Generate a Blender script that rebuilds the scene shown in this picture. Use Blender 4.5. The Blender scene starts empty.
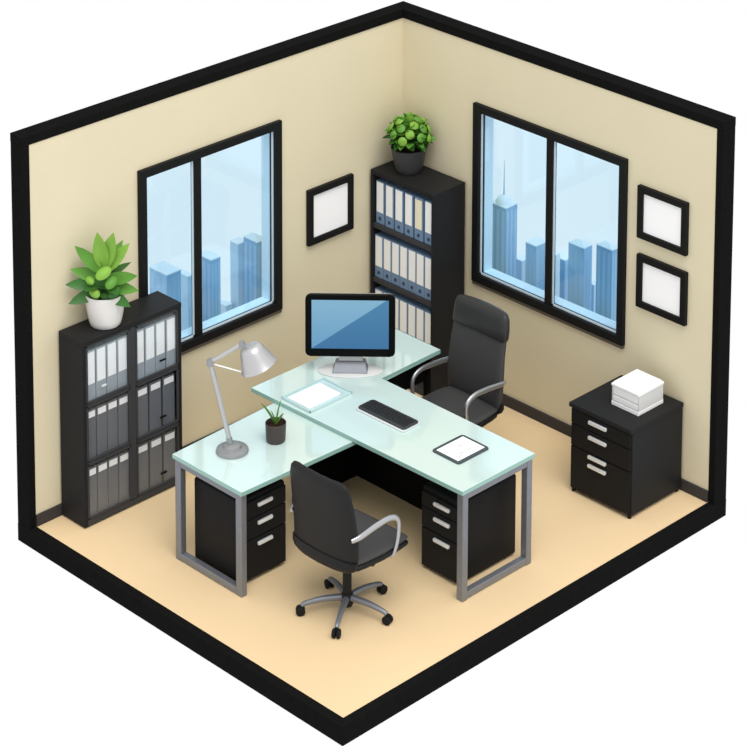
import bpy, bmesh, math, random
from mathutils import Vector, Matrix
random.seed(7)
C = bpy.context.scene.collection
PI = math.pi
V = Vector

# ------------------------------------------------------------------ helpers
def srgb(r, g, b):
    f = lambda c: (c/255/12.92) if c/255 <= .04045 else ((c/255+.055)/1.055)**2.4
    return (f(r), f(g), f(b), 1)

def mat(name, rgb, rough=.5, metal=0., spec=.3, coat=0., noise=0., nscale=8., bump=0., bscale=60., trans=0., emit=0.):
    m = bpy.data.materials.new(name); m.use_nodes = True
    nt = m.node_tree; b = nt.nodes['Principled BSDF']
    b.inputs['Base Color'].default_value = srgb(*rgb)
    b.inputs['Roughness'].default_value = rough
    b.inputs['Metallic'].default_value = metal
    b.inputs['Specular IOR Level'].default_value = spec
    b.inputs['Coat Weight'].default_value = coat
    b.inputs['Coat Roughness'].default_value = .05
    tc = nt.nodes.new('ShaderNodeTexCoord')
    if noise:
        n = nt.nodes.new('ShaderNodeTexNoise'); n.inputs['Scale'].default_value = nscale
        n.inputs['Detail'].default_value = 4
        nt.links.new(tc.outputs['Object'], n.inputs['Vector'])
        r = nt.nodes.new('ShaderNodeValToRGB')
        c = srgb(*rgb)
        r.color_ramp.elements[0].position = .3; r.color_ramp.elements[1].position = .7
        r.color_ramp.elements[0].color = tuple(max(0, x*(1-noise)) for x in c[:3]) + (1,)
        r.color_ramp.elements[1].color = tuple(min(1, x*(1+noise)) for x in c[:3]) + (1,)
        nt.links.new(n.outputs['Fac'], r.inputs['Fac'])
        nt.links.new(r.outputs['Color'], b.inputs['Base Color'])
    if bump:
        n2 = nt.nodes.new('ShaderNodeTexNoise'); n2.inputs['Scale'].default_value = bscale
        nt.links.new(tc.outputs['Object'], n2.inputs['Vector'])
        bp = nt.nodes.new('ShaderNodeBump'); bp.inputs['Strength'].default_value = bump
        bp.inputs['Distance'].default_value = .01
        nt.links.new(n2.outputs['Fac'], bp.inputs['Height'])
        nt.links.new(bp.outputs['Normal'], b.inputs['Normal'])
    if emit:
        b.inputs['Emission Color'].default_value = srgb(*rgb); b.inputs['Emission Strength'].default_value = emit
    return m

def glass_mat(name, rgb, gloss=.06, rough=.02):
    m = bpy.data.materials.new(name); m.use_nodes = True
    nt = m.node_tree; nt.nodes.remove(nt.nodes['Principled BSDF'])
    out = nt.nodes['Material Output']
    t = nt.nodes.new('ShaderNodeBsdfTransparent'); t.inputs['Color'].default_value = srgb(*rgb)
    g = nt.nodes.new('ShaderNodeBsdfGlossy'); g.inputs['Roughness'].default_value = rough
    g.inputs['Color'].default_value = (1, 1, 1, 1)
    mx = nt.nodes.new('ShaderNodeMixShader'); mx.inputs['Fac'].default_value = gloss
    nt.links.new(t.outputs[0], mx.inputs[1]); nt.links.new(g.outputs[0], mx.inputs[2])
    nt.links.new(mx.outputs[0], out.inputs['Surface'])
    return m

def link(name, bm, m, parent=None, smooth=None):
    me = bpy.data.meshes.new(name)
    bmesh.ops.recalc_face_normals(bm, faces=bm.faces)
    bm.to_mesh(me); bm.free()
    me.materials.append(m) if not isinstance(m, (list, tuple)) else [me.materials.append(k) for k in m]
    if smooth is not None:
        for p in me.polygons: p.use_smooth = True
        if smooth < 3.2:
            try: me.set_sharp_from_angle(angle=smooth)
            except Exception: pass
    o = bpy.data.objects.new(name, me); C.objects.link(o)
    if parent is not None: o.parent = parent
    return o

def tag(o, label, cat, group=None):
    o['label'] = label; o['category'] = cat
    if group: o['group'] = group
    return o

def thing(name, label, cat, loc=(0, 0, 0), rz=0, group=None):
    o = bpy.data.objects.new(name, None); C.objects.link(o)
    o.location = loc; o.rotation_euler = (0, 0, rz); o.empty_display_size = .1
    return tag(o, label, cat, group)

def struct(name, bm, m, parent=None, smooth=None):
    o = link(name, bm, m, parent, smooth)
    if parent is None: o['kind'] = 'structure'
    return o

def bx(bm, x0, x1, y0, y1, z0, z1, bev=0., seg=2, M=None, mi=0):
    t = bmesh.new(); bmesh.ops.create_cube(t, size=1)
    for v in t.verts:
        v.co = V(((x0+x1)/2 + v.co.x*(x1-x0), (y0+y1)/2 + v.co.y*(y1-y0), (z0+z1)/2 + v.co.z*(z1-z0)))
    if bev: bmesh.ops.bevel(t, geom=t.edges[:], offset=bev, segments=seg, profile=.5, affect='EDGES')
    add(bm, t, M, mi); return bm

def add(bm, t, M=None, mi=0):
    if M is not None: bmesh.ops.transform(t, matrix=M, verts=t.verts)
    for f in t.faces: f.material_index = mi
    me = bpy.data.meshes.new('tmp'); t.to_mesh(me); t.free()
    bm.from_mesh(me); bpy.data.meshes.remove(me)

def box(*a, **k): return bx(bmesh.new(), *a, **k)

def rrect(w, h, r, n=6):
    pts = []
    for cx, cy, a0 in ((w/2-r, h/2-r, 0), (-w/2+r, h/2-r, PI/2), (-w/2+r, -h/2+r, PI), (w/2-r, -h/2+r, 1.5*PI)):
        for i in range(n+1):
            a = a0 + PI/2*i/n
            pts.append((cx+r*math.cos(a), cy+r*math.sin(a)))
    return pts

def prism(pts, z0, z1, bev=0., seg=2, M=None, bm=None, mi=0):
    t = bmesh.new()
    lo = [t.verts.new((x, y, z0)) for x, y in pts]; hi = [t.verts.new((x, y, z1)) for x, y in pts]
    n = len(pts)
    f0 = t.faces.new(lo[::-1]); f1 = t.faces.new(hi)
    for i in range(n): t.faces.new((lo[i], lo[(i+1) % n], hi[(i+1) % n], hi[i]))
    if bev:
        es = list(set(list(f0.edges)+list(f1.edges)))
        bmesh.ops.bevel(t, geom=es, offset=bev, segments=seg, profile=.5, affect='EDGES')
    if bm is None: bm = bmesh.new()
    add(bm, t, M, mi); return bm

def lathe(prof, n=32, M=None, bm=None, mi=0):
    t = bmesh.new(); rings = []
    for r, z in prof:
        if r < 1e-6: rings.append([t.verts.new((0, 0, z))])
        else: rings.append([t.verts.new((r*math.cos(2*PI*i/n), r*math.sin(2*PI*i/n), z)) for i in range(n)])
    for a, b in zip(rings, rings[1:]):
        if len(a) == 1 and len(b) == 1: continue
        for i in range(n):
            j = (i+1) % n
            if len(a) == 1: t.faces.new((a[0], b[i], b[j]))
            elif len(b) == 1: t.faces.new((a[i], a[j], b[0]))
            else: t.faces.new((a[i], a[j], b[j], b[i]))
    if bm is None: bm = bmesh.new()
    add(bm, t, M, mi); return bm

def tube(path, rad, n=12, flat=1., up=None, bm=None, smoothn=0, mi=0):
    """swept tube; rad number or list, flat squashes the second axis"""
    P = [V(p) for p in path]
    if not isinstance(rad, (list, tuple)): rad = [rad]*len(P)
    if smoothn:
        Q, R = [], []
        for i in range(len(P)-1):
            p0 = P[max(i-1, 0)]; p1 = P[i]; p2 = P[i+1]; p3 = P[min(i+2, len(P)-1)]
            for k in range(smoothn):
                t = k/smoothn
                Q.append(.5*((2*p1)+(p2-p0)*t+(2*p0-5*p1+4*p2-p3)*t*t+(3*p1-p0-3*p2+p3)*t**3))
                R.append(rad[i]*(1-t)+rad[i+1]*t)
        Q.append(P[-1]); R.append(rad[-1]); P, rad = Q, R
    t = bmesh.new(); rings = []
    ref = V(up) if up else None
    for i, p in enumerate(P):
        d = (P[min(i+1, len(P)-1)]-P[max(i-1, 0)]).normalized()
        if ref is None: ref = V((0, 0, 1)) if abs(d.z) < .9 else V((1, 0, 0))
        a = (ref-d*ref.dot(d)).normalized(); b = d.cross(a)
        if not up: ref = a
        rings.append([t.verts.new(p+(a*math.cos(2*PI*k/n)+b*math.sin(2*PI*k/n)*flat)*rad[i]) for k in range(n)])
    for A, B in zip(rings, rings[1:]):
        for k in range(n): t.faces.new((A[k], A[(k+1) % n], B[(k+1) % n], B[k]))
    t.faces.new(rings[0][::-1]); t.faces.new(rings[-1])
    if bm is None: bm = bmesh.new()
    add(bm, t, None, mi); return bm

def loft(sections, bm=None, mi=0):
    t = bmesh.new(); rings = [[t.verts.new(p) for p in s] for s in sections]
    n = len(rings[0])
    for A, B in zip(rings, rings[1:]):
        for k in range(n): t.faces.new((A[k], A[(k+1) % n], B[(k+1) % n], B[k]))
    t.faces.new(rings[0][::-1]); t.faces.new(rings[-1])
    if bm is None: bm = bmesh.new()
    add(bm, t, None, mi); return bm

def copy_tree(o, parent=None):
    c = o.copy(); C.objects.link(c)
    if parent is not None: c.parent = parent
    for ch in list(o.children): copy_tree(ch, c)
    return c

# ------------------------------------------------------------------ materials
M_wall = mat('cream_plaster', (218, 208, 179), .8, spec=.1, noise=.015, nscale=2, bump=.03, bscale=90)
M_floor = mat('pale_tan_floor', (224, 198, 158), .5, spec=.1, noise=.02, nscale=1.2)
M_frame = mat('black_cutaway_edge', (23, 23, 23), .7, spec=.0, noise=.08, nscale=20)
M_base = mat('dark_brown_baseboard', (60, 57, 57), .5, spec=.15)
M_win = mat('black_window_frame', (22, 23, 24), .5, spec=.12)
M_wsill = mat('window_sill_brown', (92, 84, 74), .5, spec=.2)
M_pic = mat('black_picture_frame', (22, 21, 21), .5, spec=.12)
M_paper = mat('white_paper', (250, 250, 252), .7, spec=.1)
M_cab = mat('charcoal_laminate', (36, 36, 37), .5, spec=.08, noise=.06, nscale=25)
M_cab2 = mat('charcoal_front', (58, 59, 62), .5, spec=.16)
M_ped = mat('black_pedestal_steel', (26, 26, 27), .5, spec=.1)
M_panel = mat('black_modesty_panel', (14, 14, 14), .6, spec=.05)
M_steel = mat('brushed_grey_steel', (128, 132, 140), .42, metal=.55, noise=.05, nscale=40)
M_chrome = mat('polished_silver', (182, 185, 189), .28, metal=.8)
M_handle = mat('light_silver_handle', (225, 228, 230), .3, metal=.3, spec=.5)
M_glass = mat('frosted_aqua_glass', (200, 221, 218), .05, spec=.6, coat=1., noise=.01, nscale=3)
M_gedge = mat('green_glass_edge', (140, 178, 170), .2, spec=.5)
M_leather = mat('black_leather', (34, 34, 35), .45, spec=.14, bump=.08, bscale=120)
M_lshell = mat('black_plastic', (24, 24, 25), .45, spec=.2)
M_seat_lit = mat('lit_black_upholstery', (64, 64, 65), .6, spec=.2, bump=.06, bscale=200)  # chair black painted paler to stand for light on seat and back
M_pane = glass_mat('sky_tint_glass', (234, 248, 255), .04)  # blue tint stands in for sky light; the world behind is white
M_door = glass_mat('smoked_cabinet_glass', (250, 251, 252), .04, .15)
M_bin_b = mat('slate_blue_binder', (112, 138, 170), .5)
M_bin_g = mat('grey_blue_binder', (158, 168, 176), .5)
M_bin_d = mat('dark_grey_binder', (104, 108, 115), .5)
M_label = mat('white_label', (248, 249, 250), .6, spec=.1)
M_label2 = mat('cream_label', (240, 234, 208), .6, spec=.1)
M_ring = mat('dark_finger_hole', (40, 60, 95), .4)
M_inner = mat('bookcase_inner', (70, 80, 95), .6, spec=.1)
M_pot_w = mat('white_ceramic', (222, 220, 218), .3, spec=.4)
M_pot_b = mat('charcoal_pot', (58, 58, 60), .45, spec=.3)
M_pot_s = mat('dark_brown_pot', (66, 60, 58), .45, spec=.3)
M_soil = mat('dark_soil', (48, 34, 26), .9, spec=.05, noise=.4, nscale=60, bump=.5)
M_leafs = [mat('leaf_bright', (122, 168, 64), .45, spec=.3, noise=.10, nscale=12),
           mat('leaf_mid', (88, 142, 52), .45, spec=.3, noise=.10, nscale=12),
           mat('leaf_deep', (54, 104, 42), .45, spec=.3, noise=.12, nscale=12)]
M_blade = mat('blade_leaf', (96, 138, 62), .45, noise=.15, nscale=20)
M_lamp = mat('satin_lamp_metal', (188, 188, 190), .32, metal=.6, spec=.5)
M_lampd = mat('grey_lamp_base', (150, 152, 155), .35, metal=.5, spec=.5)
M_mon = mat('glossy_black_bezel', (8, 8, 9), .35, spec=.06)
M_monback = mat('grey_monitor_back', (150, 152, 155), .4)
M_key = mat('black_keys', (40, 42, 44), .5, spec=.2)
M_keyb = mat('dark_keyboard_deck', (58, 60, 62), .5, spec=.2)
M_kbase = mat('pale_keyboard_base', (205, 214, 216), .35, spec=.4)
M_tray = mat('clear_aqua_tray', (186, 212, 214), .15, spec=.5, coat=.4)
M_clip = mat('charcoal_clipboard', (64, 74, 78), .4, spec=.3)
M_ink = mat('grey_ink', (120, 124, 128), .7)
M_white_pl = mat('white_plastic', (240, 240, 241), .4, spec=.3)
M_grey_pl = mat('pale_grey_plastic', (205, 206, 207), .4, spec=.3)
M_rubber = mat('black_rubber', (22, 22, 23), .6, spec=.15)

def screen_mat():
    """glossy lit screen: two blues split along a diagonal"""
    m = bpy.data.materials.new('lit_blue_screen'); m.use_nodes = True
    nt = m.node_tree; b = nt.nodes['Principled BSDF']
    tc = nt.nodes.new('ShaderNodeTexCoord'); sp = nt.nodes.new('ShaderNodeSeparateXYZ')
    nt.links.new(tc.outputs['Object'], sp.inputs[0])
    # local x along width (-.29...29), z along height (0...39): light above the diagonal
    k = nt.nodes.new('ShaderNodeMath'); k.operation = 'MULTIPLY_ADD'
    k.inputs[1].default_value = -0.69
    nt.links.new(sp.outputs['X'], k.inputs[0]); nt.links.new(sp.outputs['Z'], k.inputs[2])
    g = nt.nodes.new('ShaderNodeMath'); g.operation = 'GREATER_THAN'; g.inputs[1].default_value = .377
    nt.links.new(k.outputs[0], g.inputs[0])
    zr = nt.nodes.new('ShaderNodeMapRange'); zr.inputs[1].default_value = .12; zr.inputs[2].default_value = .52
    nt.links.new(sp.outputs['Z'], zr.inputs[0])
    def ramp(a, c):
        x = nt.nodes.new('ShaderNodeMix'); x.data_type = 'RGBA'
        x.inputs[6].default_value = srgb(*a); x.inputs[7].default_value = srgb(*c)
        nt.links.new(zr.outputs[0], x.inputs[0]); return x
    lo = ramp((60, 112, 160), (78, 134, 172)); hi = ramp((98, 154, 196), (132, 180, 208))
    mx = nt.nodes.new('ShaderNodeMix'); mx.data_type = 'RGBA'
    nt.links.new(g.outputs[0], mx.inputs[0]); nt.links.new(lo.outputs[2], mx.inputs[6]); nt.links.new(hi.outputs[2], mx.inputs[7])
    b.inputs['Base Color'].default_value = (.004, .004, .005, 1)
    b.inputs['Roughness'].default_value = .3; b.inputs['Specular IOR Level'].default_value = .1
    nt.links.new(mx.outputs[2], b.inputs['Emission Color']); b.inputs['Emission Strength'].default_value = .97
    return m
M_screen = screen_mat()

# ------------------------------------------------------------------ setting
L, R, H = 3.5423, 3.1487, 2.8
T, W, FH, FD = .1275, .0609, .0693, .134
# windows (outer edges of their frames)
WL = (-2.617, -1.276, .838, 2.333)      # y0 y1 z0 z1 on x=0
WR = (.797, 2.338, .905, 2.336)         # x0 x1 z0 z1 on y=0

def wall_with_hole(u0, u1, hu0, hu1, hz0, hz1, fn):
    bm = bmesh.new()
    for a, b, z0, z1 in ((u0, hu0, 0, H), (hu1, u1, 0, H), (hu0, hu1, 0, hz0), (hu0, hu1, hz1, H)):
        fn(bm, a, b, z0, z1)
    bmesh.ops.remove_doubles(bm, verts=bm.verts, dist=1e-5)
    return bm
e = .035
struct('wall_left', wall_with_hole(-L, T, WL[0]+e, WL[1]-e, WL[2]+e, WL[3]-e,
       lambda bm, a, b, z0, z1: bx(bm, -T, 0, a, b, z0, z1)), M_wall)
struct('wall_right', wall_with_hole(0, R, WR[0]+e, WR[1]-e, WR[2]+e, WR[3]-e,
       lambda bm, a, b, z0, z1: bx(bm, a, b, 0, T, z0, z1)), M_wall)
struct('floor', box(0, R, -L, 0, -FD, 0), M_floor)

# black cut-away edging
b = bmesh.new()
prism([(-T, -L-W), (.006, -L-W), (.006, -.006), (R+W, -.006), (R+W, T), (-T, T)], H, H+FH, bev=.004, bm=b)
struct('trim_1', b, M_frame)                                       # along both wall tops
struct('trim_2', box(-T, .006, -L-W, -L, -.0, H, bev=.004), M_frame)  # free end of the left wall
struct('trim_3', box(R, R+W, -.006, T, -.0, H, bev=.004), M_frame)    # free end of the right wall
b = bmesh.new()
prism([(-T, -L-W), (R+W, -L-W), (R+W, T), (R, T), (R, -L), (-T, -L)], -FD, 0, bev=.004, bm=b)
struct('trim_4', b, M_frame)                                       # around the two open floor edges
struct('trim_5', bx(box(-T, 0, -L, T, -FD, 0), 0, R, 0, T, -FD, 0), M_frame)

struct('baseboard_left', box(0, .018, -L, 0, 0, .085, bev=.003), M_base)
struct('baseboard_right', box(.018, R, -.018, 0, 0, .085, bev=.003), M_base)

def window(name, u0, u1, z0, z1, mu, to):
    """frame in local (u, depth, z); 'to' maps to world. depth>0 is into the room"""
    f = .064; d0, d1 = -.04, .032
    def tb(bm, a, b, da, db, c, d, bev=.004):
        t = box(a, b, da, db, c, d, bev=bev); bmesh.ops.transform(t, matrix=to, verts=t.verts)
        add(bm, t)
    fr = bmesh.new()
    tb(fr, u0, u0+f, d0, d1, z0, z1); tb(fr, u1-f, u1, d0, d1, z0, z1)
    tb(fr, u0+f-.004, u1-f+.004, d0, d1, z0, z0+f); tb(fr, u0+f-.004, u1-f+.004, d0, d1, z1-f, z1)
    w = struct(name, fr, M_win)
    ln = bmesh.new(); g = e+.001
    for q in ((u0+g, u0+g+.03, z0+g, z1-g), (u1-g-.03, u1-g, z0+g, z1-g), (u0+g, u1-g, z0+g, z0+g+.03), (u0+g, u1-g, z1-g-.03, z1-g)):
        tb(ln, q[0], q[1], -T-.004, d0-.0005, q[2], q[3], bev=0)
    link('reveal_liner', ln, M_liner, w)
    m = bmesh.new(); tb(m, mu-.031, mu+.031, d0+.01, d1-.012, z0+f-.003, z1-f+.003)
    link('mullion', m, M_win, w)
    s = bmesh.new(); tb(s, u0+.004, u1-.004, 0.0, d1-.006, z0-.026, z0+.001, bev=.002)
    link('sill_strip', s, M_wsill, w)
    for a, b in ((u0+f, mu-.031), (mu+.031, u1-f)):
        p = bmesh.new(); tb(p, a-.003, b+.003, -.012, -.004, z0+f-.003, z1-f+.003, bev=0)
        link('window_pane', p, M_pane, w)
        g = bmesh.new()
        for q in ((a, a+.014, z0+f, z1-f), (b-.014, b, z0+f, z1-f), (a, b, z0+f, z0+f+.014), (a, b, z1-f-.014, z1-f)):
            tb(g, q[0], q[1], -.004, .003, q[2], q[3], bev=0)
        link('pane_gasket', g, M_gask, w)
    return w
M_liner = mat('sky_haze_liner', (232, 242, 250), .6)  # liner painted near white-blue to read as sky haze
M_gask = mat('pale_blue_gasket', (200, 216, 226), .5)
to_left = Matrix(((0, 1, 0, 0), (1, 0, 0, 0), (0, 0, 1, 0), (0, 0, 0, 1)))       # u->y, depth->x
to_right = Matrix(((1, 0, 0, 0), (0, -1, 0, 0), (0, 0, 1, 0), (0, 0, 0, 1)))     # u->x, depth->-y
window('window_1', *WL, -2.077, to_left)
window('window_2', *WR, 1.582, to_right)

# skyline beyond the windows: model towers on a narrow ledge outside each wall
struct('ground_left', box(-.66, -T-.02, -2.6, -1.1, -FD-.03, -FD), mat('street_slab_left', (150, 175, 200), .7))
struct('ground_right', box(.6, 2.1, T+.02, .75, -FD-.03, -FD), mat('street_slab_right', (150, 175, 200), .7))
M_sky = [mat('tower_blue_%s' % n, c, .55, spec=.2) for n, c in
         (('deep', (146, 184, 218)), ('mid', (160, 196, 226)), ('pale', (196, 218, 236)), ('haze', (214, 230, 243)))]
M_roof = mat('tower_roof_lit', (226, 237, 246), .6)  # brighter tower tops: light from above put into the roof colour
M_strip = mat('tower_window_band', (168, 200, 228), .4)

def tower(label, cx, cy, wx, wy, top, m, roof='flat', band=True, group='skyline towers'):
    """near corner (cx,cy); body runs to -x and +y"""
    z0 = -FD
    t = thing('skyscraper', label, 'building', (cx-wx/2, cy+wy/2, z0), 0, group)
    h = top-z0
    b = box(-wx/2, wx/2, -wy/2, wy/2, 0, h)
    link('tower_body', b, M_sky[m], t)
    if band:
        s = bmesh.new(); n = 3
        for i in range(n):                               # recessed-looking glazing strips standing 1 mm proud
            u = -wx/2 + wx*(i+.5)/n
            bx(s, u-wx*.09, u+wx*.09, -wy/2-.0012, -wy/2, .05, h-.03)
            v = -wy/2 + wy*(i+.5)/n
            bx(s, wx/2, wx/2+.0012, v-wy*.09, v+wy*.09, .05, h-.03)
        link('glazing_strips', s, M_strip, t)
    r = bmesh.new()
    if roof == 'flat': bx(r, -wx/2-.002, wx/2+.002, -wy/2-.002, wy/2+.002, h, h+.008)
    elif roof == 'hip':
        bx(r, -wx/2-.002, wx/2+.002, -wy/2-.002, wy/2+.002, h, h+.006)
        vs = [r.verts.new((x, y, h+.006)) for x, y in ((-wx/2, -wy/2), (wx/2, -wy/2), (wx/2, wy/2), (-wx/2, wy/2))]
        ap = r.verts.new((0, 0, h+.035))
        for i in range(4): r.faces.new((vs[i], vs[(i+1) % 4], ap))
        r.faces.new(vs[::-1])
    elif roof == 'dome':
        bx(r, -wx/2-.002, wx/2+.002, -wy/2-.002, wy/2+.002, h, h+.008)
        lathe([(wx*.40, h+.008), (wx*.38, h+.03), (wx*.28, h+.055), (wx*.12, h+.07), (0, h+.074)], 20, bm=r)
    link('roof', r, M_roof, t, smooth=.6)
    if roof == 'dome':
        link('antenna', lathe([(.006, h+.07), (.004, h+.16), (.0015, h+.35), (0, h+.36)], 8), M_sky[0], t, smooth=1)
    return t
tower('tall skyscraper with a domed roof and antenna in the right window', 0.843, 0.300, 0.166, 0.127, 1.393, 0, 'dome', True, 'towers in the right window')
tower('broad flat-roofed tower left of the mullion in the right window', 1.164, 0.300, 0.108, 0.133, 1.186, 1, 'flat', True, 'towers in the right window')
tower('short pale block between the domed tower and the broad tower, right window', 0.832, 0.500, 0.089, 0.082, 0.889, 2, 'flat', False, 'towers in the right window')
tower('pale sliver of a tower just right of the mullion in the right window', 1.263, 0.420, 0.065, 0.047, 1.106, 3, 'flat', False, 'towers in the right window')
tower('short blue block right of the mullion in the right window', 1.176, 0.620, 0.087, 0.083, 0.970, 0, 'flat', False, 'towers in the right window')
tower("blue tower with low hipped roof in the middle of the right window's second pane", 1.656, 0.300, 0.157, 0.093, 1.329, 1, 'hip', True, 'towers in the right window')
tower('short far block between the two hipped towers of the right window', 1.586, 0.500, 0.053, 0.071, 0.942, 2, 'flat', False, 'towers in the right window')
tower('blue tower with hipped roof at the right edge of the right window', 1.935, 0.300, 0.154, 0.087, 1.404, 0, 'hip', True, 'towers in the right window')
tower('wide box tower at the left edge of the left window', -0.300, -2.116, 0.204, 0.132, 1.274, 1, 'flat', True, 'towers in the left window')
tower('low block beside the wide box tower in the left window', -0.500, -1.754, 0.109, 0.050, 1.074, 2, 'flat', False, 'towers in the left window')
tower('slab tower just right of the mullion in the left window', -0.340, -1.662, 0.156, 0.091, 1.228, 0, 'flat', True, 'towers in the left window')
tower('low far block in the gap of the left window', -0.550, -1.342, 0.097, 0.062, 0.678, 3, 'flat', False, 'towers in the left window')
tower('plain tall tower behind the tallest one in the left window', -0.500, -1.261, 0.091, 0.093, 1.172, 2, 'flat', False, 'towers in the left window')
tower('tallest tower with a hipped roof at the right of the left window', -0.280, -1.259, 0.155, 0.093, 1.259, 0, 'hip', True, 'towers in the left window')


# ------------------------------------------------------------------ pictures
def picture(label, u0, u1, z0, z1, to, axis):
    w, h = u1-u0, z1-z0
    um, zm = (u0+u1)/2, (z0+z1)/2
    loc = (0.0, um, zm) if axis == 'y' else (um, 0.0, zm)
    t = thing('picture_frame', label, 'picture frame', loc, 0, 'framed blank pictures on the walls')
    f = .05
    def tb(bm, *a, bev=.004):
        q = box(*a, bev=bev); bmesh.ops.transform(q, matrix=to, verts=q.verts); add(bm, q)
    fr = bmesh.new()
    tb(fr, -w/2, -w/2+f, .0, .035, -h/2, h/2); tb(fr, w/2-f, w/2, .0, .035, -h/2, h/2)
    tb(fr, -w/2+f-.004, w/2-f+.004, .0, .035, -h/2, -h/2+f); tb(fr, -w/2+f-.004, w/2-f+.004, .0, .035, h/2-f, h/2)
    link('frame', fr, M_pic, t)
    p = bmesh.new(); tb(p, -w/2+f-.003, w/2-f+.003, .004, .016, -h/2+f-.003, h/2-f+.003, bev=0)
    link('print', p, M_paper, t)
picture('black framed blank picture alone on the left wall between window and corner', -1.012, -.548, 1.247, 1.691, to_left, 'y')
picture('upper of the two black framed pictures right of the right-hand window', 2.455, 2.915, 1.788, 2.184, to_right, 'x')
picture('lower of the two black framed pictures, above the white stacking trays', 2.458, 2.92, 1.262, 1.664, to_right, 'x')

# ------------------------------------------------------------------ left bookcase with glass doors
def binder_proto(body, label, w, h, d, lab_h, lab_top, ring=True):
    """spine faces +x locally; origin bottom centre of spine... body runs to -x"""
    t = bpy.data.objects.new('ring_binder', None); C.objects.link(t)
    link('cover', box(-d, 0, -w/2, w/2, 0, h, bev=.003, seg=1), body, t)
    link('spine_label', box(-.001, .0015, -w*.40, w*.40, lab_top-lab_h, lab_top), label, t)
    if ring:
        q = lathe([(w*.16, 0), (w*.16, .002), (0, .002)], 14, M=Matrix.Translation((0, 0, (lab_top-lab_h)*.45)) @ Matrix.Rotation(PI/2, 4, 'Y'))
        link('finger_ring', q, M_ring, t)
    return t

BX0, BX1, BY0, BY1, BH = .019, .288, -3.335, -2.46, 1.385
t = thing('glass_door_bookcase', 'wide charcoal bookcase with six glass doors below the white potted plant', 'bookcase', ((BX0+BX1)/2, (BY0+BY1)/2, 0))
ox, oy = (BX0+BX1)/2, (BY0+BY1)/2
def lb(x0, x1, y0, y1, z0, z1, bev=.003): return box(x0-ox, x1-ox, y0-oy, y1-oy, z0, z1, bev=bev)
link('top_panel', lb(BX0, BX1, BY0, BY1, BH-.035, BH), M_cab, t)
link('side_panel', lb(BX0, BX1-.004, BY0, BY0+.03, .012, BH-.035), M_cab, t)
link('side_panel', lb(BX0, BX1-.004, BY1-.03, BY1, .012, BH-.035), M_cab, t)
link('back_panel', lb(BX0, BX0+.012, BY0+.03, BY1-.03, .012, BH-.035), M_inner, t)
ymid = (BY0+BY1)/2
link('divider', lb(BX0+.012, BX1-.004, ymid-.024, ymid+.024, .05, BH-.035), M_cab2, t)
link('plinth', lb(BX0, BX1-.004, BY0+.03, BY1-.03, .012, .06), M_cab2, t)
for y in (BY0+.02, BY1-.02):
    for x in (BX0+.03, BX1-.03):
        link('foot', lathe([(.011, 0), (.011, .013)], 12, M=Matrix.Translation((x-ox, y-oy, 0))), M_steel, t)
rowz = [(.06, .475), (.49, .905), (.92, BH-.035)]
for k in (0, 1):
    link('shelf', lb(BX0+.012, BX1-.004, BY0+.03, ymid-.024, rowz[k][1], rowz[k+1][0]), M_cab2, t)
    link('shelf', lb(BX0+.012, BX1-.004, ymid+.024, BY1-.03, rowz[k][1], rowz[k+1][0]), M_cab2, t)
cols = [(BY0+.03, ymid-.024), (ymid+.024, BY1-.03)]
for r, (z0, z1) in enumerate(rowz):
    for c, (y0, y1) in enumerate(cols):
        d = bmesh.new(); m = .016
        for a in ((y0, y0+m, z0, z1), (y1-m, y1, z0, z1), (y0, y1, z0, z0+m), (y0, y1, z1-m, z1)):
            bx(d, BX1-.012-ox, BX1-ox, a[0]-oy, a[1]-oy, a[2]+.001, a[3]-.001, bev=.002, seg=1)
        dr = link('door', d, M_cab2, t)
        link('glass_panel', lb(BX1-.009, BX1-.005, y0+m-.002, y1-m+.002, z0+m-.002, z1-m+.002, bev=0), M_door, dr)
        if c == 1 or r == 2:
            link('handle', lb(BX1-.006, BX1+.006, (y0+y1)/2+(.02 if c else -.06), (y0+y1)/2+(.075 if c else -.02), z0+.085, z0+.098, bev=.004),
                 M_panel if c else M_handle, dr)
pt = binder_proto(M_bin_g, M_label, .088, .375, .2, .235, .362, False)
pd = binder_proto(M_bin_d, M_label, .088, .37, .2, .045, .355, False)
used = set()
rown = ['bottom', 'middle', 'top']; posn = {4: ['first', 'second', 'third', 'fourth'], 3: ['first', 'second', 'third']}
for r, (z0, z1) in enumerate(rowz):
    for c, (y0, y1) in enumerate(cols):
        n = 3 if (c == 1 and r < 2) else 4
        pr = pt if r == 2 else pd
        for i in range(n):
            o = copy_tree(pr) if pr in used else pr
            used.add(pr)
            pitch = .094 if n == 4 else .122
            if n == 3: o.scale.y = 1.2
            elif pr is pd: o.scale.y = 1.0
            yy = y0+.052+pitch*i + (.016 if n == 3 else 0)
            o.location = (BX1-.022-random.uniform(0, .004), yy, z0)
            desc = 'grey binder' if r == 2 else 'dark grey binder'
            tag(o, '%s, %s from left, %s %s compartment of the glass-door bookcase' % (desc, posn[n][i], rown[r], ('left', 'right')[c]),
                'binder', 'binders behind the glass doors')

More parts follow.
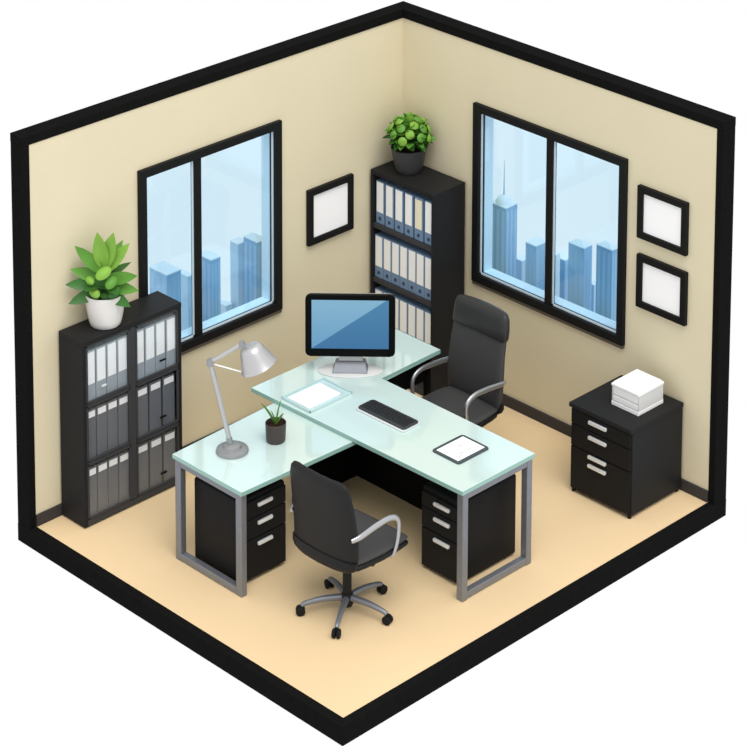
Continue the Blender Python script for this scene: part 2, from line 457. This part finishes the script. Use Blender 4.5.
# ------------------------------------------------------------------ back bookcase, open front faces -y
KX0, KX1, KY0, KY1, KH = .022, .716, -.362, -.022, 1.672
ox, oy = (KX0+KX1)/2, (KY0+KY1)/2
t = thing('open_bookcase', 'tall narrow charcoal bookcase of binders in the back corner', 'bookcase', (ox, oy, 0))
link('top_panel', lb(KX0, KX1, KY0, KY1, KH-.035, KH), M_cab, t)
link('side_panel', lb(KX0, KX0+.026, KY0, KY1, 0, KH-.035), M_cab, t)
link('side_panel', lb(KX1-.026, KX1, KY0, KY1, 0, KH-.035), M_cab, t)
link('back_panel', lb(KX0+.026, KX1-.026, KY1-.012, KY1, 0, KH-.035), M_inner, t)
krow = [(.35, .745), (.795, 1.19), (1.24, KH-.035)]
for k, (z0, z1) in enumerate(((.30, .35), (.745, .795), (1.19, 1.24))):
    link('shelf', lb(KX0+.026, KX1-.026, KY0+.006, KY1-.012, z0+.012, z1), M_cab2, t)
link('plinth', lb(KX0+.026, KX1-.026, KY0+.01, KY1-.012, 0, .06), M_cab2, t)
pk = binder_proto(M_bin_b, M_label, .09, .345, .25, .245, .338, True)
pk2 = binder_proto(M_bin_b, M_label2, .09, .345, .25, .235, .328, True)
for o in (pk, pk2): o.rotation_euler.z = -PI/2
names = ['top', 'middle', 'lower']
first = {pk: True, pk2: True}
ordn = ['first', 'second', 'third', 'fourth', 'fifth', 'sixth', 'seventh']
for r, row in enumerate((krow[2], krow[1], krow[0])):
    n = 6 if r == 0 else 7
    wv = (KX1-KX0-.052)/n
    for i in range(n):
        pr = pk2 if (r == 0 and i == 4) else pk
        o = pr if first[pr] else copy_tree(pr); first[pr] = False
        o.location = (KX0+.026+wv*(i+.5), KY0+.022+random.uniform(0, .006), row[0])
        tag(o, 'slate blue binder, %slabel, %s from left on the %s shelf of the corner bookcase' % ('cream ' if pr is pk2 else 'white ', ordn[i], names[r]),
            'binder', 'binders in the corner bookcase')

# ------------------------------------------------------------------ plants
LIM = [None]
def leaf(bm, base, d, length, width, tip=.5, cup=.25, mi=0, n=6, droop=.2, roll=0, face=None):
    """pointed leaf with a folded midrib and a little thickness"""
    d = V(d).normalized(); up = V((0, 0, 1)); side = d.cross(face if face else up)
    if LIM[0]:                                       # leaves stop short of the walls they grow against
        lx, ly = LIM[0]
        if d.x < -.01: length = min(length, (lx-width*.4+base[0])/-d.x)
        if d.y > .01: length = min(length, (ly-width*.4-base[1])/d.y)
        if length < .03: return
    if side.length < .05: side = V((1, 0, 0))
    side.normalize(); side = Matrix.Rotation(roll, 3, d) @ side
    nrm = side.cross(d).normalized(); t = bmesh.new(); rows = []
    for i in range(n+1):
        s = i/n
        w = width*.5*(math.sin(PI*s**tip)**.8 if 0 < s < 1 else 0) + .002
        p = V(base)+d*length*s - up*droop*length*s*s
        rows.append([t.verts.new(p+side*w+nrm*w*cup), t.verts.new(p), t.verts.new(p-side*w+nrm*w*cup), t.verts.new(p-nrm*.003)])
    for A, B in zip(rows, rows[1:]):
        for k in range(4): t.faces.new((A[k], A[(k+1) % 4], B[(k+1) % 4], B[k]))
    t.faces.new(rows[0]); t.faces.new(rows[-1][::-1])
    add(bm, t, None, mi)

def pot(t, rt, rb, h, m, wall=.008, name='pot', foot=.01):
    prof = [(0, 0), (rb*.9, 0), (rb, foot)]
    for i in range(1, 7):
        s = i/6; prof.append((rb+(rt-rb)*s**.8, foot+(h-foot)*s))
    prof += [(rt, h), (rt-wall*.4, h+.003), (rt-wall, h), (rt-wall*1.3, h-.03), (0, h-.03)]
    p = link(name, lathe(prof, 40), m, t, smooth=.7)
    link('soil', lathe([(rt-wall*1.4, h-.035), (rt-wall*1.4, h-.02), (rt*.5, h-.014), (0, h-.012)], 24), M_soil, p)
    return p

cam_az = -.8167
toC = V((math.cos(cam_az), math.sin(cam_az), 0)); rt_ = V((-math.sin(cam_az), math.cos(cam_az), 0))

t = thing('potted_plant', 'leafy green plant with pointed leaves in a white pot on the glass-door bookcase', 'plant', (.165, -3.04, BH))
LIM[0] = (.165, 9)
pot(t, .148, .108, .24, M_pot_w, .01)
lv = [(rt_*a+toC*b+V((0, 0, c))) for a, b, c in
      ((-.12, .15, 1), (.25, .1, 1), (-.6, .2, .75), (.62, .0, .8), (-.95, .1, .38), (.95, .25, .30), (-1, .3, .12), (1, .2, -.02),
       (-.85, .35, -.22), (.8, .4, -.28), (-.4, -.6, .7), (.4, -.7, .7), (0, -1, .5), (-.7, -.7, .3), (.7, -.7, .3), (-.5, .8, .1), (.5, .8, .05))]
stem = bmesh.new()
tube([(0, 0, .18), (.005, 0, .30), (0, .005, .40)], [.016, .012, .008], bm=stem)
link('stem', stem, M_leafs[2], t, smooth=1)
lens = [.31, .31, .31, .29, .29, .26, .27, .25, .26, .23, .28, .28, .26, .24, .24, .2, .2]
for i, d in enumerate(lv):
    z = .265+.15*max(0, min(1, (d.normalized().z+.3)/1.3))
    b = bmesh.new()
    leaf(b, toC*.03+V((0, 0, z)), d, lens[i], .088 if i > 1 else .105, tip=.85, cup=.3, droop=.03, face=(toC+V((0, 0, .5))) if i < 10 else None)
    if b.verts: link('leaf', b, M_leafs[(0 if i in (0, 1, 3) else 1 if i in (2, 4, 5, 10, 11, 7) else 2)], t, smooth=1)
    else: b.free()
# short blunt leaves on the viewer side of the crown
for a, b_, c, s, mi in ((.01, .12, .43, .072, 0), (.065, .13, .365, .062, 1), (-.085, .12, .375, .045, 0), (-.05, .14, .295, .055, 0),
                        (.085, .12, .29, .06, 2), (.0, -.12, .36, .07, 1), (-.0, .06, .34, .085, 2), (.03, .09, .25, .06, 2), (-.06, .08, .24, .05, 2)):
    q = bmesh.new(); p = rt_*a+toC*b_+V((0, 0, c))
    nn = (toC+V((0, 0, .9))+rt_*a*4).normalized()
    tq = nn.to_track_quat('Z', 'Y').to_matrix().to_4x4() @ Matrix.Rotation(a*9+c*5, 4, 'Z')
    lathe([(0, -.008), (s*.5, -.006), (s*.8, 0), (s*.66, .010), (s*.34, .018), (0, .020)], 14, M=Matrix.Translation(p) @ tq @ Matrix.Diagonal((.72, 1.05, 1, 1)), bm=q)
    link('leaf', q, M_leafs[mi], t, smooth=1)

t = thing('potted_plant', 'round bushy bright green plant in a charcoal pot on the tall corner bookcase', 'plant', (.262, -.182, KH))
LIM[0] = (.262, .182)
pot(t, .142, .098, .20, M_pot_b, .01)
rng = random.Random(11)
for i in range(74):                       # crown of short round-tipped leaves
    u = (i+.5)/74; th = i*2.39996; zz = -.35+1.33*u
    rr = math.sqrt(max(0, 1-min(1, zz)**2))
    d = V((rr*math.cos(th), rr*math.sin(th), zz))
    b = bmesh.new()
    base = V((0, 0, .275))+d*.06
    leaf(b, base, d, .125+rng.uniform(-.015, .03), .088, tip=.8, cup=.4, droop=.0, roll=rng.uniform(-.6, .6), n=5)
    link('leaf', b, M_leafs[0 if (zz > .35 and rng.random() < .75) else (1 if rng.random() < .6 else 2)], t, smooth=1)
for i in range(22):
    th = i*2.39996+.4; zz = .1+.85*(i/22); rr = math.sqrt(1-zz*zz)
    d = V((rr*math.cos(th), rr*math.sin(th), zz)); q = bmesh.new(); s = .036
    lathe([(0, -.006), (s*.6, -.004), (s, 0), (s*.7, .01), (0, .014)], 12,
          M=Matrix.Translation(V((0, 0, .275))+d*.168) @ d.to_track_quat('Z', 'Y').to_matrix().to_4x4(), bm=q)
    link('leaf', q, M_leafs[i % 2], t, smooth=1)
link('stem', lathe([(.014, .17), (.03, .26), (.05, .28), (0, .33)], 12), M_leafs[2], t, smooth=1)

# ------------------------------------------------------------------ desk
ZT, ZL, TH = .80, .767, .034
t = thing('office_desk', 'large glass-topped corner desk with grey steel leg frames and black panels', 'desk', (1.6, -1.9, 0))
DX = .058
def D(bm):
    bmesh.ops.translate(bm, vec=(-1.6+DX, 1.9-DX, 0), verts=bm.verts); return bm
def top_and_edge(name, pts, z1):
    bm = prism(pts, z1-TH, z1, bev=.004)
    bm.normal_update()
    for f in bm.faces: f.material_index = 0 if f.normal.z > .9 else 1
    return link(name, D(bm), [M_glass, M_gedge], t)
top_and_edge('glass_top', [(.672, -2.135), (2.735, -2.085), (2.735, -1.385), (1.232, -1.395), (1.222, -.785), (.68, -.785)], ZT)
top_and_edge('side_glass_top', [(.945, -3.075), (1.66, -3.075), (1.70, -2.0), (.90, -2.0)], ZL)
def bar(bm, p, q, w=.05, d=.05):
    x0, x1 = sorted((p[0], q[0])); y0, y1 = sorted((p[1], q[1])); z0, z1 = sorted((p[2], q[2]))
    if x1-x0 < 1e-6: x0 -= w/2; x1 += w/2
    if y1-y0 < 1e-6: y0 -= d/2; y1 += d/2
    if z1-z0 < 1e-6: z0 -= .025; z1 += .025
    bx(bm, x0, x1, y0, y1, z0, z1, bev=.006, seg=2)
def leg_frame(name, uprights, rail):
    f = None
    for i, (x, y, zt) in enumerate(uprights):
        q = bmesh.new(); bar(q, (x, y, .0), (x, y, zt), .058, .05)
        if f is None: f = link(name, D(q), M_steel, t)
        else:
            o = link('upright', D(q), M_steel, f)
    q = bmesh.new(); bar(q, *rail); link('floor_rail', D(q), M_steel, f)
    a, b = rail; zt = uprights[0][2]
    q = bmesh.new(); bar(q, (a[0], a[1], zt-.02), (b[0], b[1], zt-.02)); link('top_rail', D(q), M_steel, f)
leg_frame('leg_frame', [(.985, -3.04, ZL-TH), (1.615, -3.04, ZL-TH)], ((1.0, -3.04, .03), (1.60, -3.04, .03)))
leg_frame('leg_frame', [(2.703, -2.05, ZT-TH), (2.703, -1.43, ZT-TH)], ((2.703, -2.04, .03), (2.703, -1.44, .03)))
link('modesty_panel', D(box(1.10-DX, 2.275-DX, -1.51+DX, -1.49+DX, .0, ZT-TH)), M_panel, t)
link('modesty_panel', D(box(1.08-DX, 1.10-DX, -2.12+DX, -1.49+DX, .0, ZL-TH)), M_panel, t)
link('modesty_panel', D(box(1.13, 1.15, -1.43, -1.12, .0, ZT-TH)), M_panel, t)
link('apron', D(box(1.13, 1.15, -1.12, -.83, .56, ZT-TH)), M_panel, t)
link('end_leg', D(box(1.12, 1.16, -.86, -.82, 0, ZT-TH, bev=.004)), M_panel, t)
link('end_leg', D(box(.72, .76, -.86, -.82, 0, ZT-TH, bev=.004)), M_panel, t)

# ------------------------------------------------------------------ drawer units
def drawer_unit(name, label, cat, x0, x1, y0, y1, h, face, zs, feet=False, top_over=0., bev=.02, hw=.12, extra=False, group=None, hoff=0.):
    cx, cy = (x0+x1)/2, (y0+y1)/2
    t = thing(name, label, cat, (cx, cy, 0), 0, group)
    W_, D_ = (x1-x0)/2, (y1-y0)/2
    z0 = .025 if feet else .012
    fd = .018
    if face == '-y': body = box(-W_, W_, -D_+fd, D_, z0, h-(.03 if top_over else 0), bev=bev, seg=3)
    else: body = box(-W_, W_-fd, -D_, D_, z0, h-(.03 if top_over else 0), bev=bev, seg=3)
    link('body', body, M_ped if not feet else M_cab, t, smooth=.6)
    if top_over: link('top_panel', box(-W_-.006, W_+.006, -D_-.008, D_, h-.032, h, bev=.004), M_cab, t)
    for (a, b) in zs:
        g = .004
        if face == '-y': q = box(-W_+.012, W_-.012, -D_, -D_+fd+.002, a+g, b-g, bev=.004)
        else: q = box(W_-fd-.002, W_, -D_+.012, D_-.012, a+g, b-g, bev=.004)
        d = link('drawer', q, M_ped, t)
        hz = b-.045
        hs = [hz]
        if extra and a == zs[-1][0]: hs = [hz+.022, hz-.045]
        for hz in hs:
            hh = .013
            if face == '-y':
                Mx = Matrix.Translation((hoff, -D_-.013, hz)) @ Matrix.Rotation(PI/2, 4, 'X')
            else:
                Mx = Matrix.Translation((W_+.013, hoff, hz)) @ Matrix.Rotation(PI/2, 4, 'Z') @ Matrix.Rotation(PI/2, 4, 'X')
            q = prism(rrect(hw, hh*2, .008, 4), -.013, .004, bev=.004, M=Mx)
            link('handle', q, M_handle, d, smooth=.6)
    if feet:
        for sx in (-1, 1):
            for sy in (-1, 1):
                link('foot', lathe([(.014, 0), (.014, .026)], 12, M=Matrix.Translation((sx*(W_-.025), sy*(D_-.025), 0))), M_rubber, t)
    else:
        for sx in (-1, 1):
            for sy in (-1, 1):
                link('foot', lathe([(.014, 0), (.014, .02)], 12, M=Matrix.Translation((sx*(W_-.05), sy*(D_-.05), 0))), M_rubber, t)
    return t
drawer_unit('drawer_pedestal', 'black three-drawer pedestal under the desk wing that carries the lamp', 'drawer unit',
            1.115, 1.61, -3.045, -2.635, .61, '+x', [(.46, .59), (.31, .46), (.025, .31)], hw=.13, hoff=-.0)
drawer_unit('drawer_pedestal', 'black three-drawer pedestal under the right end of the desk', 'drawer unit',
            2.283, 2.645, -2.03, -1.46, .60, '-y', [(.46, .57), (.31, .46), (.025, .31)], hw=.15, hoff=.03)
drawer_unit('filing_cabinet', 'square charcoal filing cabinet under the white stacking trays by the right wall', 'cabinet',
            2.335, 2.915, -.585, -.022, .682, '-y', [(.53, .645), (.36, .53), (.03, .36)], feet=True, top_over=.006, bev=.006, hw=.17, extra=True, hoff=-.02)

# ------------------------------------------------------------------ stacking trays
x0, x1, y0, y1 = 2.567, 2.822, -.405, -.13; cx, cy = (x0+x1)/2, (y0+y1)/2
t = thing('stacking_trays', 'white stack of letter trays on the charcoal filing cabinet', 'tray', (cx, cy, .682))
W_, D_ = (x1-x0)/2, (y1-y0)/2; hT = .165
link('base', box(-W_, W_, -D_, D_, 0, .03, bev=.004), M_white_pl, t)
sh = bmesh.new()
bx(sh, W_-.008, W_-.002, -D_+.004, D_-.004, .03, hT-.02); bx(sh, -W_+.002, -W_+.008, -D_+.004, D_-.004, .03, hT-.02)
bx(sh, -W_+.006, W_-.006, D_-.012, D_-.005, .03, hT-.02)
link('shell', sh, M_grey_pl, t)
link('tray', box(-W_+.012, W_-.012, -D_+.002, D_-.014, .036, .078, bev=.004), M_white_pl, t)
link('tray', box(-W_+.012, W_-.012, -D_+.002, D_-.014, .084, hT-.022, bev=.004), M_white_pl, t)
link('lid', box(-W_-.002, W_+.002, -D_-.002, D_+.002, hT-.02, hT, bev=.004), M_white_pl, t)
tag(link('paper_stack', box(cx-W_+.012, cx+W_-.012, cy-D_+.012, cy+D_-.012, .682+hT, .682+hT+.012, bev=.001), M_paper),
    'stack of blank white paper lying on top of the white trays', 'paper')

# ------------------------------------------------------------------ desk lamp
t = thing('desk_lamp', 'silver articulated desk lamp standing on the left wing of the desk', 'lamp', (1.268, -2.828, ZL))
link('base', lathe([(0, 0), (.108, 0), (.112, .008), (.108, .022), (.085, .030), (.066, .033), (.06, .05), (.045, .058), (0, .06)], 40), M_lampd, t, smooth=.6)
el = -rt_*.145+V((0, 0, .645)); tp = el+rt_*.215+V((0, 0, .135))
s0 = V((0, 0, .05))-rt_*.01
link('lower_arm', tube([s0, el], .017, 14), M_lamp, t, smooth=.8)
o = link('upper_arm', tube([el, tp], .015, 14), M_lamp, t, smooth=.8)
for p, r_ in ((el, .026), (tp, .02)):
    j = bmesh.new()
    d = toC
    Mx = Matrix.Translation(p-d*.02) @ d.to_track_quat('Z', 'Y').to_matrix().to_4x4()
    lathe([(0, 0), (r_, 0), (r_, .04), (0, .04)], 16, M=Mx, bm=j)
    link('joint', j, M_lampd, t, smooth=.6)
link('socket', tube([s0-V((0, 0, .02)), s0.lerp(el, .09)], [.024, .02], 14), M_lampd, t, smooth=.8)
# shade: bell, open downwards
sc = tp+rt_*.055-V((0, 0, .02)); ax = (V((0, 0, -1))+rt_*.42).normalized()
Mx = Matrix.Translation(sc) @ ax.to_track_quat('Z', 'Y').to_matrix().to_4x4()
pr = [(0, -.012), (.05, -.010), (.070, .0), (.084, .03), (.100, .08), (.116, .125), (.128, .150), (.124, .151), (.111, .124), (.095, .08), (.078, .03), (.05, .004), (0, .0)]
sd = link('lamp_shade', lathe(pr, 40, M=Mx), M_lamp, t, smooth=.9)
link('bulb', lathe([(0, .01), (.02, .012), (.022, .05), (.038, .085), (.03, .115), (0, .125)], 20, M=Mx), M_white_pl, sd, smooth=1)
link('support_rod', tube([el-V((0, 0, .012))+rt_*.02, el+rt_*.225-V((0, 0, .07))], .005, 8), M_white_pl, t, smooth=1)

# ------------------------------------------------------------------ small pot
LIM[0] = None
t = thing('potted_plant', 'tiny sprouting plant in a dark brown pot on the left wing of the desk', 'plant', (1.37, -2.525, ZL))
pot(t, .072, .066, .135, M_pot_s, .006, foot=.008)
for d, ln, w in (((-.35, -.35, 1), .22, .035), ((.12, .1, 1), .22, .035), ((.3, .35, .9), .12, .03), ((-.1, -.2, 1), .14, .03), ((.35, .1, .7), .11, .035)):
    b = bmesh.new(); leaf(b, (0, 0, .11), d, ln, w, tip=.9, cup=.4, droop=.15, n=8)
    link('leaf', b, M_blade, t, smooth=1)

# ------------------------------------------------------------------ monitor
mx_, my_ = 1.05, -1.53
t = thing('computer_monitor', 'black flat computer monitor with a blue screen on a grey stand', 'monitor', (mx_, my_, ZT), cam_az+PI/2)
# local: x = picture right, -y faces the room's front corner
def face(w, h, r, y0, y1, zc, bev=.006):
    return prism(rrect(w, h, r, 8), y0, y1, bev=bev, seg=3, M=Matrix.Translation((0, 0, zc)) @ Matrix.Rotation(PI/2, 4, 'X'))
mw, mh, zc = .645, .465, .125+.2325
b = face(mw, mh, .035, -.005, .03, zc); bmesh.ops.translate(b, vec=(0, 0, 0), verts=b.verts)
hd = link('housing', b, M_mon, t, smooth=.6)
link('back_shell', face(mw-.02, mh-.02, .03, -.035, -.004, zc), M_monback, hd, smooth=.6)
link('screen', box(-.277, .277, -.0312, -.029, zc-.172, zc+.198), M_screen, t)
st = bmesh.new()
st_prof = [(0, 0), (.215, 0), (.22, .005), (.205, .012), (.12, .016), (0, .017)]
lathe(st_prof, 48, M=Matrix.Translation((.0, -.0, 0)) @ Matrix.Diagonal((1.08, .52, 1, 1)), bm=st)
link('stand_base', st, M_grey_pl, t, smooth=.7)
wd = bmesh.new()      # metal wedge on the base, rising to the neck behind the screen
loft([[(-.128, -.072, .012), (.128, -.072, .012), (.128, .06, .012), (-.128, .06, .012)],
      [(-.122, -.066, .022), (.122, -.066, .022), (.122, .055, .022), (-.122, .055, .022)],
      [(-.105, .0, .07), (.105, .0, .07), (.105, .055, .07), (-.105, .055, .07)]], bm=wd)
link('stand_wedge', wd, M_steel, t)
nk = bmesh.new()
loft([[(-.09, .015, .06), (.09, .015, .06), (.09, .05, .06), (-.09, .05, .06)],
      [(-.05, .03, .22), (.05, .03, .22), (.05, .055, .22), (-.05, .055, .22)],
      [(-.05, .03, .30), (.05, .03, .30), (.05, .05, .30), (-.05, .05, .30)]], bm=nk)
link('neck', nk, M_grey_pl, t)

# ------------------------------------------------------------------ keyboard
t = thing('keyboard', 'slim black computer keyboard with pale rim on the glass desk', 'keyboard', (1.725, -1.80, ZT), .02)
kw, kd = .46, .155
link('base', prism(rrect(kw+.02, kd+.03, .03, 6), 0, .012, bev=.004), M_kbase, t, smooth=.6)
link('deck', prism(rrect(kw, kd, .022, 6), .010, .022, bev=.003), M_keyb, t, smooth=.6)
ks = bmesh.new()
for r in range(5):
    n = 15; yy = -kd/2+.02+r*.0235+.006
    if r == 0: segs = [(.0, .06), (.065, .12), (.125, .30), (.305, .36), (.365, .425)]
    else: segs = [(i*.0285+(r % 2)*.004, i*.0285+.0245+(r % 2)*.004) for i in range(n)]
    for a, b_ in segs:
        bx(ks, -kw/2+.014+a, -kw/2+.014+b_, yy, yy+.019, .021, .028, bev=.0015, seg=1)
link('keys', ks, M_key, t)
t['label'] = 'slim black computer keyboard with pale rim on the glass desk'

# ------------------------------------------------------------------ paper on tray, clipboard
t = thing('letter_tray', 'shallow clear glassy tray at the left corner of the raised desk top', 'tray', (1.16, -1.955, ZT), .0)
tr = bmesh.new(); w2, d2 = .15, .2
bx(tr, -w2, w2, -d2, d2, 0, .006, bev=.002)
for a in ((-w2, -w2+.008, -d2, d2), (w2-.008, w2, -d2, d2), (-w2, w2, -d2, -d2+.008), (-w2, w2, d2-.008, d2)):
    bx(tr, *a, .004, .022, bev=.002)
link('tray_body', tr, M_tray, t)
tag(link('paper_sheets', box(1.045, 1.265, -2.125, -1.825, ZT+.0063, ZT+.017, bev=.001), M_paper), 'white paper sheets lying in the clear tray beside the monitor', 'paper')

t = thing('clipboard', 'charcoal clipboard with a printed white sheet near the right end of the desk', 'clipboard', (2.405, -1.77, ZT), .0)
link('board', prism(rrect(.262, .30, .02, 5), 0, .010, bev=.003), M_clip, t, smooth=.6)
pp = link('sheet', box(-.104, .104, -.128, .128, .0102, .0122), M_paper, t)
ln = bmesh.new()
for x, y, w_ in ((-.03, .03, .05), (.045, -.03, .085), (.045, .045, .04), (.07, -.07, .03)):
    k = int(w_/.012)
    for i in range(k):
        yy = y-w_/2+w_*i/k
        bx(ln, x-.0035+random.uniform(-.002, .002), x+.0035+random.uniform(-.002, .002), yy, yy+.009, .0122, .0126)
link('printed_lines', ln, M_ink, pp)

# ------------------------------------------------------------------ office chairs
def star_base(t, r, ang0, hub_z=.085):
    h = lathe([(0, .045), (.035, .045), (.042, .06), (.042, .12), (.034, .135), (0, .14)], 24)
    hub = link('hub', h, M_lshell, t, smooth=.7)
    for k in range(5):
        a = ang0+2*PI*k/5; d = V((math.cos(a), math.sin(a), 0))
        lg = link('leg', tube([d*.02+V((0, 0, hub_z+.02)), d*r*.5+V((0, 0, hub_z+.018)), d*(r-.03)+V((0, 0, hub_z-.004)), d*r+V((0, 0, hub_z-.02))],
                  [.024, .021, .017, .015], 10, flat=.95, smoothn=5), M_steel, t, smooth=1)
        s = d.cross(V((0, 0, 1)))
        q = bmesh.new()
        for sg in (-1, 1):
            Mx = Matrix.Translation(d*(r+.008)+s*sg*.016+V((0, 0, .031))) @ (s*sg).to_track_quat('Z', 'Y').to_matrix().to_4x4()
            lathe([(0, -.012), (.024, -.012), (.031, -.006), (.031, .006), (.024, .012), (0, .012)], 20, M=Mx, bm=q)
        tube([d*(r+.004)+V((0, 0, .03)), d*r+V((0, 0, hub_z-.01))], .010, 8, bm=q)
        link('caster', q, M_rubber, lg, smooth=.7)

def cushion_sections(w_list, y_list, th_list, zc_list, n=28, ex=3.2):
    """rings in the xz plane stacked along y"""
    out = []
    for w, y, th, zc in zip(w_list, y_list, th_list, zc_list):
        ring = []
        for i in range(n):
            a = 2*PI*i/n; c, s = math.cos(a), math.sin(a)
            ring.append((w/2*math.copysign(abs(c)**(2/ex), c), y, zc+th/2*math.copysign(abs(s)**(2/ex), s)))
        out.append(ring)
    return out

def back_sections(spec, n=32, ex=4.5):
    """rings in the xy plane stacked along z: (z, width, thickness, y, bow)"""
    out = []
    for z, w, th, y, bow in spec:
        ring = []
        for i in range(n):
            a = 2*PI*i/n; c, s = math.cos(a), math.sin(a)
            x = w/2*math.copysign(abs(c)**(2/ex), c)
            ring.append((x, y+th/2*math.copysign(abs(s)**(2/2.6), s)+bow*(2*x/w)**2 if w > 1e-5 else y, z))
        out.append(ring)
    return out

def office_chair(label, loc, rz, high, r=.31, ang0=0, sw=.50, sd=.50, back_y=-.24, zs=.47, ztop=1.0, tilt=.10, arm_x=.275):
    """local +y is the way the chair faces"""
    t = thing('office_chair', label, 'chair', loc, rz, 'black office chairs at the desk')
    star_base(t, r, ang0-rz)
    link('gas_column', lathe([(.03, .13), (.03, .28), (.024, .29), (.024, zs-.08), (0, zs-.08)], 20), M_lshell, t, smooth=.7)
    mc = box(-.09, .09, -.13, .12, zs-.10, zs-.055, bev=.012)
    m = link('tilt_mechanism', mc, M_lshell, t, smooth=.7)
    link('lever', tube([(.08, .0, zs-.085), (.20, .0, zs-.09)], .007, 8), M_lshell, m, smooth=1)
    kn = lathe([(0, -.03), (.022, -.028), (.028, 0), (.022, .028), (0, .03)], 16, M=Matrix.Translation((.215, -.0, zs-.09)) @ Matrix.Rotation(PI/2, 4, 'Y'))
    link('knob', kn, M_lshell, m, smooth=1)
    y0, y1 = back_y+.01, back_y+sd
    ys = [y0, y0+.02, y0+.08, y0+sd*.45, y1-.12, y1-.05, y1-.015, y1]
    ws = [sw*.86, sw*.92, sw*.96, sw, sw*.99, sw*.95, sw*.88, sw*.80]
    th = [.03, .045, .055, .055, .05, .045, .035, .012]
    zc = [zs-.02, zs-.015, zs-.014, zs-.018, zs-.016, zs-.022, zs-.032, zs-.04]
    link('seat', loft(cushion_sections(ws, ys, th, zc)), M_seat_lit, t, smooth=1.2)
    sh = cushion_sections([w*1.01 for w in ws], [y+.004 for y in ys], [x*1.25 for x in th], [z-.038 for z in zc])
    link('seat_shell', loft(sh), M_lshell, t, smooth=1.2)
    zb = zs-.03
    Hb = ztop-zb
    bw = sw*1.0
    prof = [(0, .88, .05), (.03, .95, .07), (.10, .99, .08), (.3, 1.0, .08), (.6, .99, .07), (.85, .95, .06), (.94, .90, .055), (.985, .82, .045), (1.0, .70, .02)]
    def yb(s): return back_y-tilt*s*Hb-.02+.02*math.sin(PI*min(1, s*1.3))
    if high:
        prof = [(0, .84, .05), (.03, .92, .07), (.12, .98, .085), (.3, 1.0, .085), (.55, .97, .075), (.735, .95, .065)]
        head = [(.725, .965, .085), (.74, .98, .105), (.83, .975, .115), (.93, .955, .105), (.98, .90, .08), (1.0, .80, .03)]
        sp = [(zb+s*Hb, bw*w, th_, yb(s), -.03) for s, w, th_ in prof]
        bk = link('backrest', loft(back_sections([(z, w, h_, y, .025) for z, w, h_, y, _ in sp])), M_seat_lit, t, smooth=1.2)
        link('headrest', loft(back_sections([(zb+s*Hb, bw*w, h_, yb(s), .025) for s, w, h_ in head])), M_leather2, t, smooth=1.2)
    else:
        bk = link('backrest', loft(back_sections([(zb+s*Hb, bw*w, h_, yb(s), .025) for s, w, h_ in prof])), M_leather, t, smooth=1.2)
    # hard outer shell low on the rear
    shp = [(0, .84, .04), (.03, .95, .05), (.07, 1.0, .05), (.13, 1.01, .035)]
    link('back_shell', loft(back_sections([(zb-.035+s*Hb, bw*w, h_+.03, yb(s)-.012, .025) for s, w, h_ in shp])), M_lshell, t, smooth=1.2)
    # armrests: flattened loop from the backrest forward and down under the seat
    for sx in (-1, 1):
        ax_ = sx*arm_x; za = zs+.20
        yr = yb(.42)-.015
        pa = [(ax_*.93, yr, za-.02), (ax_, yr+.06, za-.008), (ax_, back_y+.16, za+.008), (ax_, back_y+.29, za+.01), (ax_, back_y+.365, za-.03),
              (ax_, back_y+.375, za-.12), (ax_*.99, back_y+.35, zs-.03), (ax_*.9, back_y+.32, zs-.085), (sx*.10, back_y+.26, zs-.088)]
        ra = [.016, .02, .022, .021, .019, .018, .017, .014, .012]
        link('armrest', tube(pa, ra, 12, flat=.62, up=(0, 0, 1) if False else None, smoothn=6), M_chrome, t, smooth=1.2)
    return t
M_leather2 = mat('black_headrest_leather', (44, 44, 45), .4, spec=.35, bump=.06, bscale=120)
office_chair('low-backed black office chair seen from behind, in front of the desk', (2.315, -2.735, 0), math.radians(2), False,
             r=.30, ang0=math.radians(16), back_y=-.20, zs=.53, ztop=1.09, sw=.585, sd=.52, arm_x=.30)
office_chair('high-backed black office chair with headrest facing the desk by the right wall', (1.546, -.945, 0), math.radians(180), True,
             r=.29, ang0=math.radians(64), back_y=-.20, zs=.50, ztop=1.19, sw=.55, sd=.46, arm_x=.275)

# ------------------------------------------------------------------ light
w = bpy.data.worlds.new('World'); bpy.context.scene.world = w; w.use_nodes = True
w.node_tree.nodes['Background'].inputs[0].default_value = (1, 1, 1, 1)
w.node_tree.nodes['Background'].inputs[1].default_value = 1.0
def sun(name, d, e_, ang, col=(1, 1, 1)):
    l = bpy.data.lights.new(name, 'SUN'); l.energy = e_; l.angle = math.radians(ang); l.color = col
    o = bpy.data.objects.new(name, l); C.objects.link(o)
    o.rotation_euler = V(d).to_track_quat('-Z', 'Y').to_euler()
    o.location = (1.5, -1.5, 6)
sun('soft_sun', (-.50, .24, -1), 2.0, 42, (1, .97, .92))

# ------------------------------------------------------------------ camera
cam = bpy.data.cameras.new('camera'); co = bpy.data.objects.new('camera', cam); C.objects.link(co)
Rv, Uv, Fv = V((.72753308, .68597243, .01172322)), V((-.11628633, .10645551, .98749416)), V((-.67614577, .71979792, -.15721912))
m = Matrix((Rv, Uv, -Fv)).transposed().to_4x4()
m.translation = V((14.14533438, -13.73626667, 9.97521619))
co.matrix_world = m
cam.sensor_width = 36; cam.sensor_fit = 'HORIZONTAL'
cam.lens = 2647.2281885*36/746
cam.shift_x = -152.3917972669/746
cam.shift_y = -867.52015838/746
cam.clip_end = 200; cam.clip_start = .5
sc_ = bpy.context.scene; sc_.camera = co
vs = sc_.view_settings; vs.view_transform = 'Standard'; vs.look = 'None'; vs.gamma = 1; vs.exposure = 0; vs.use_curve_mapping = False
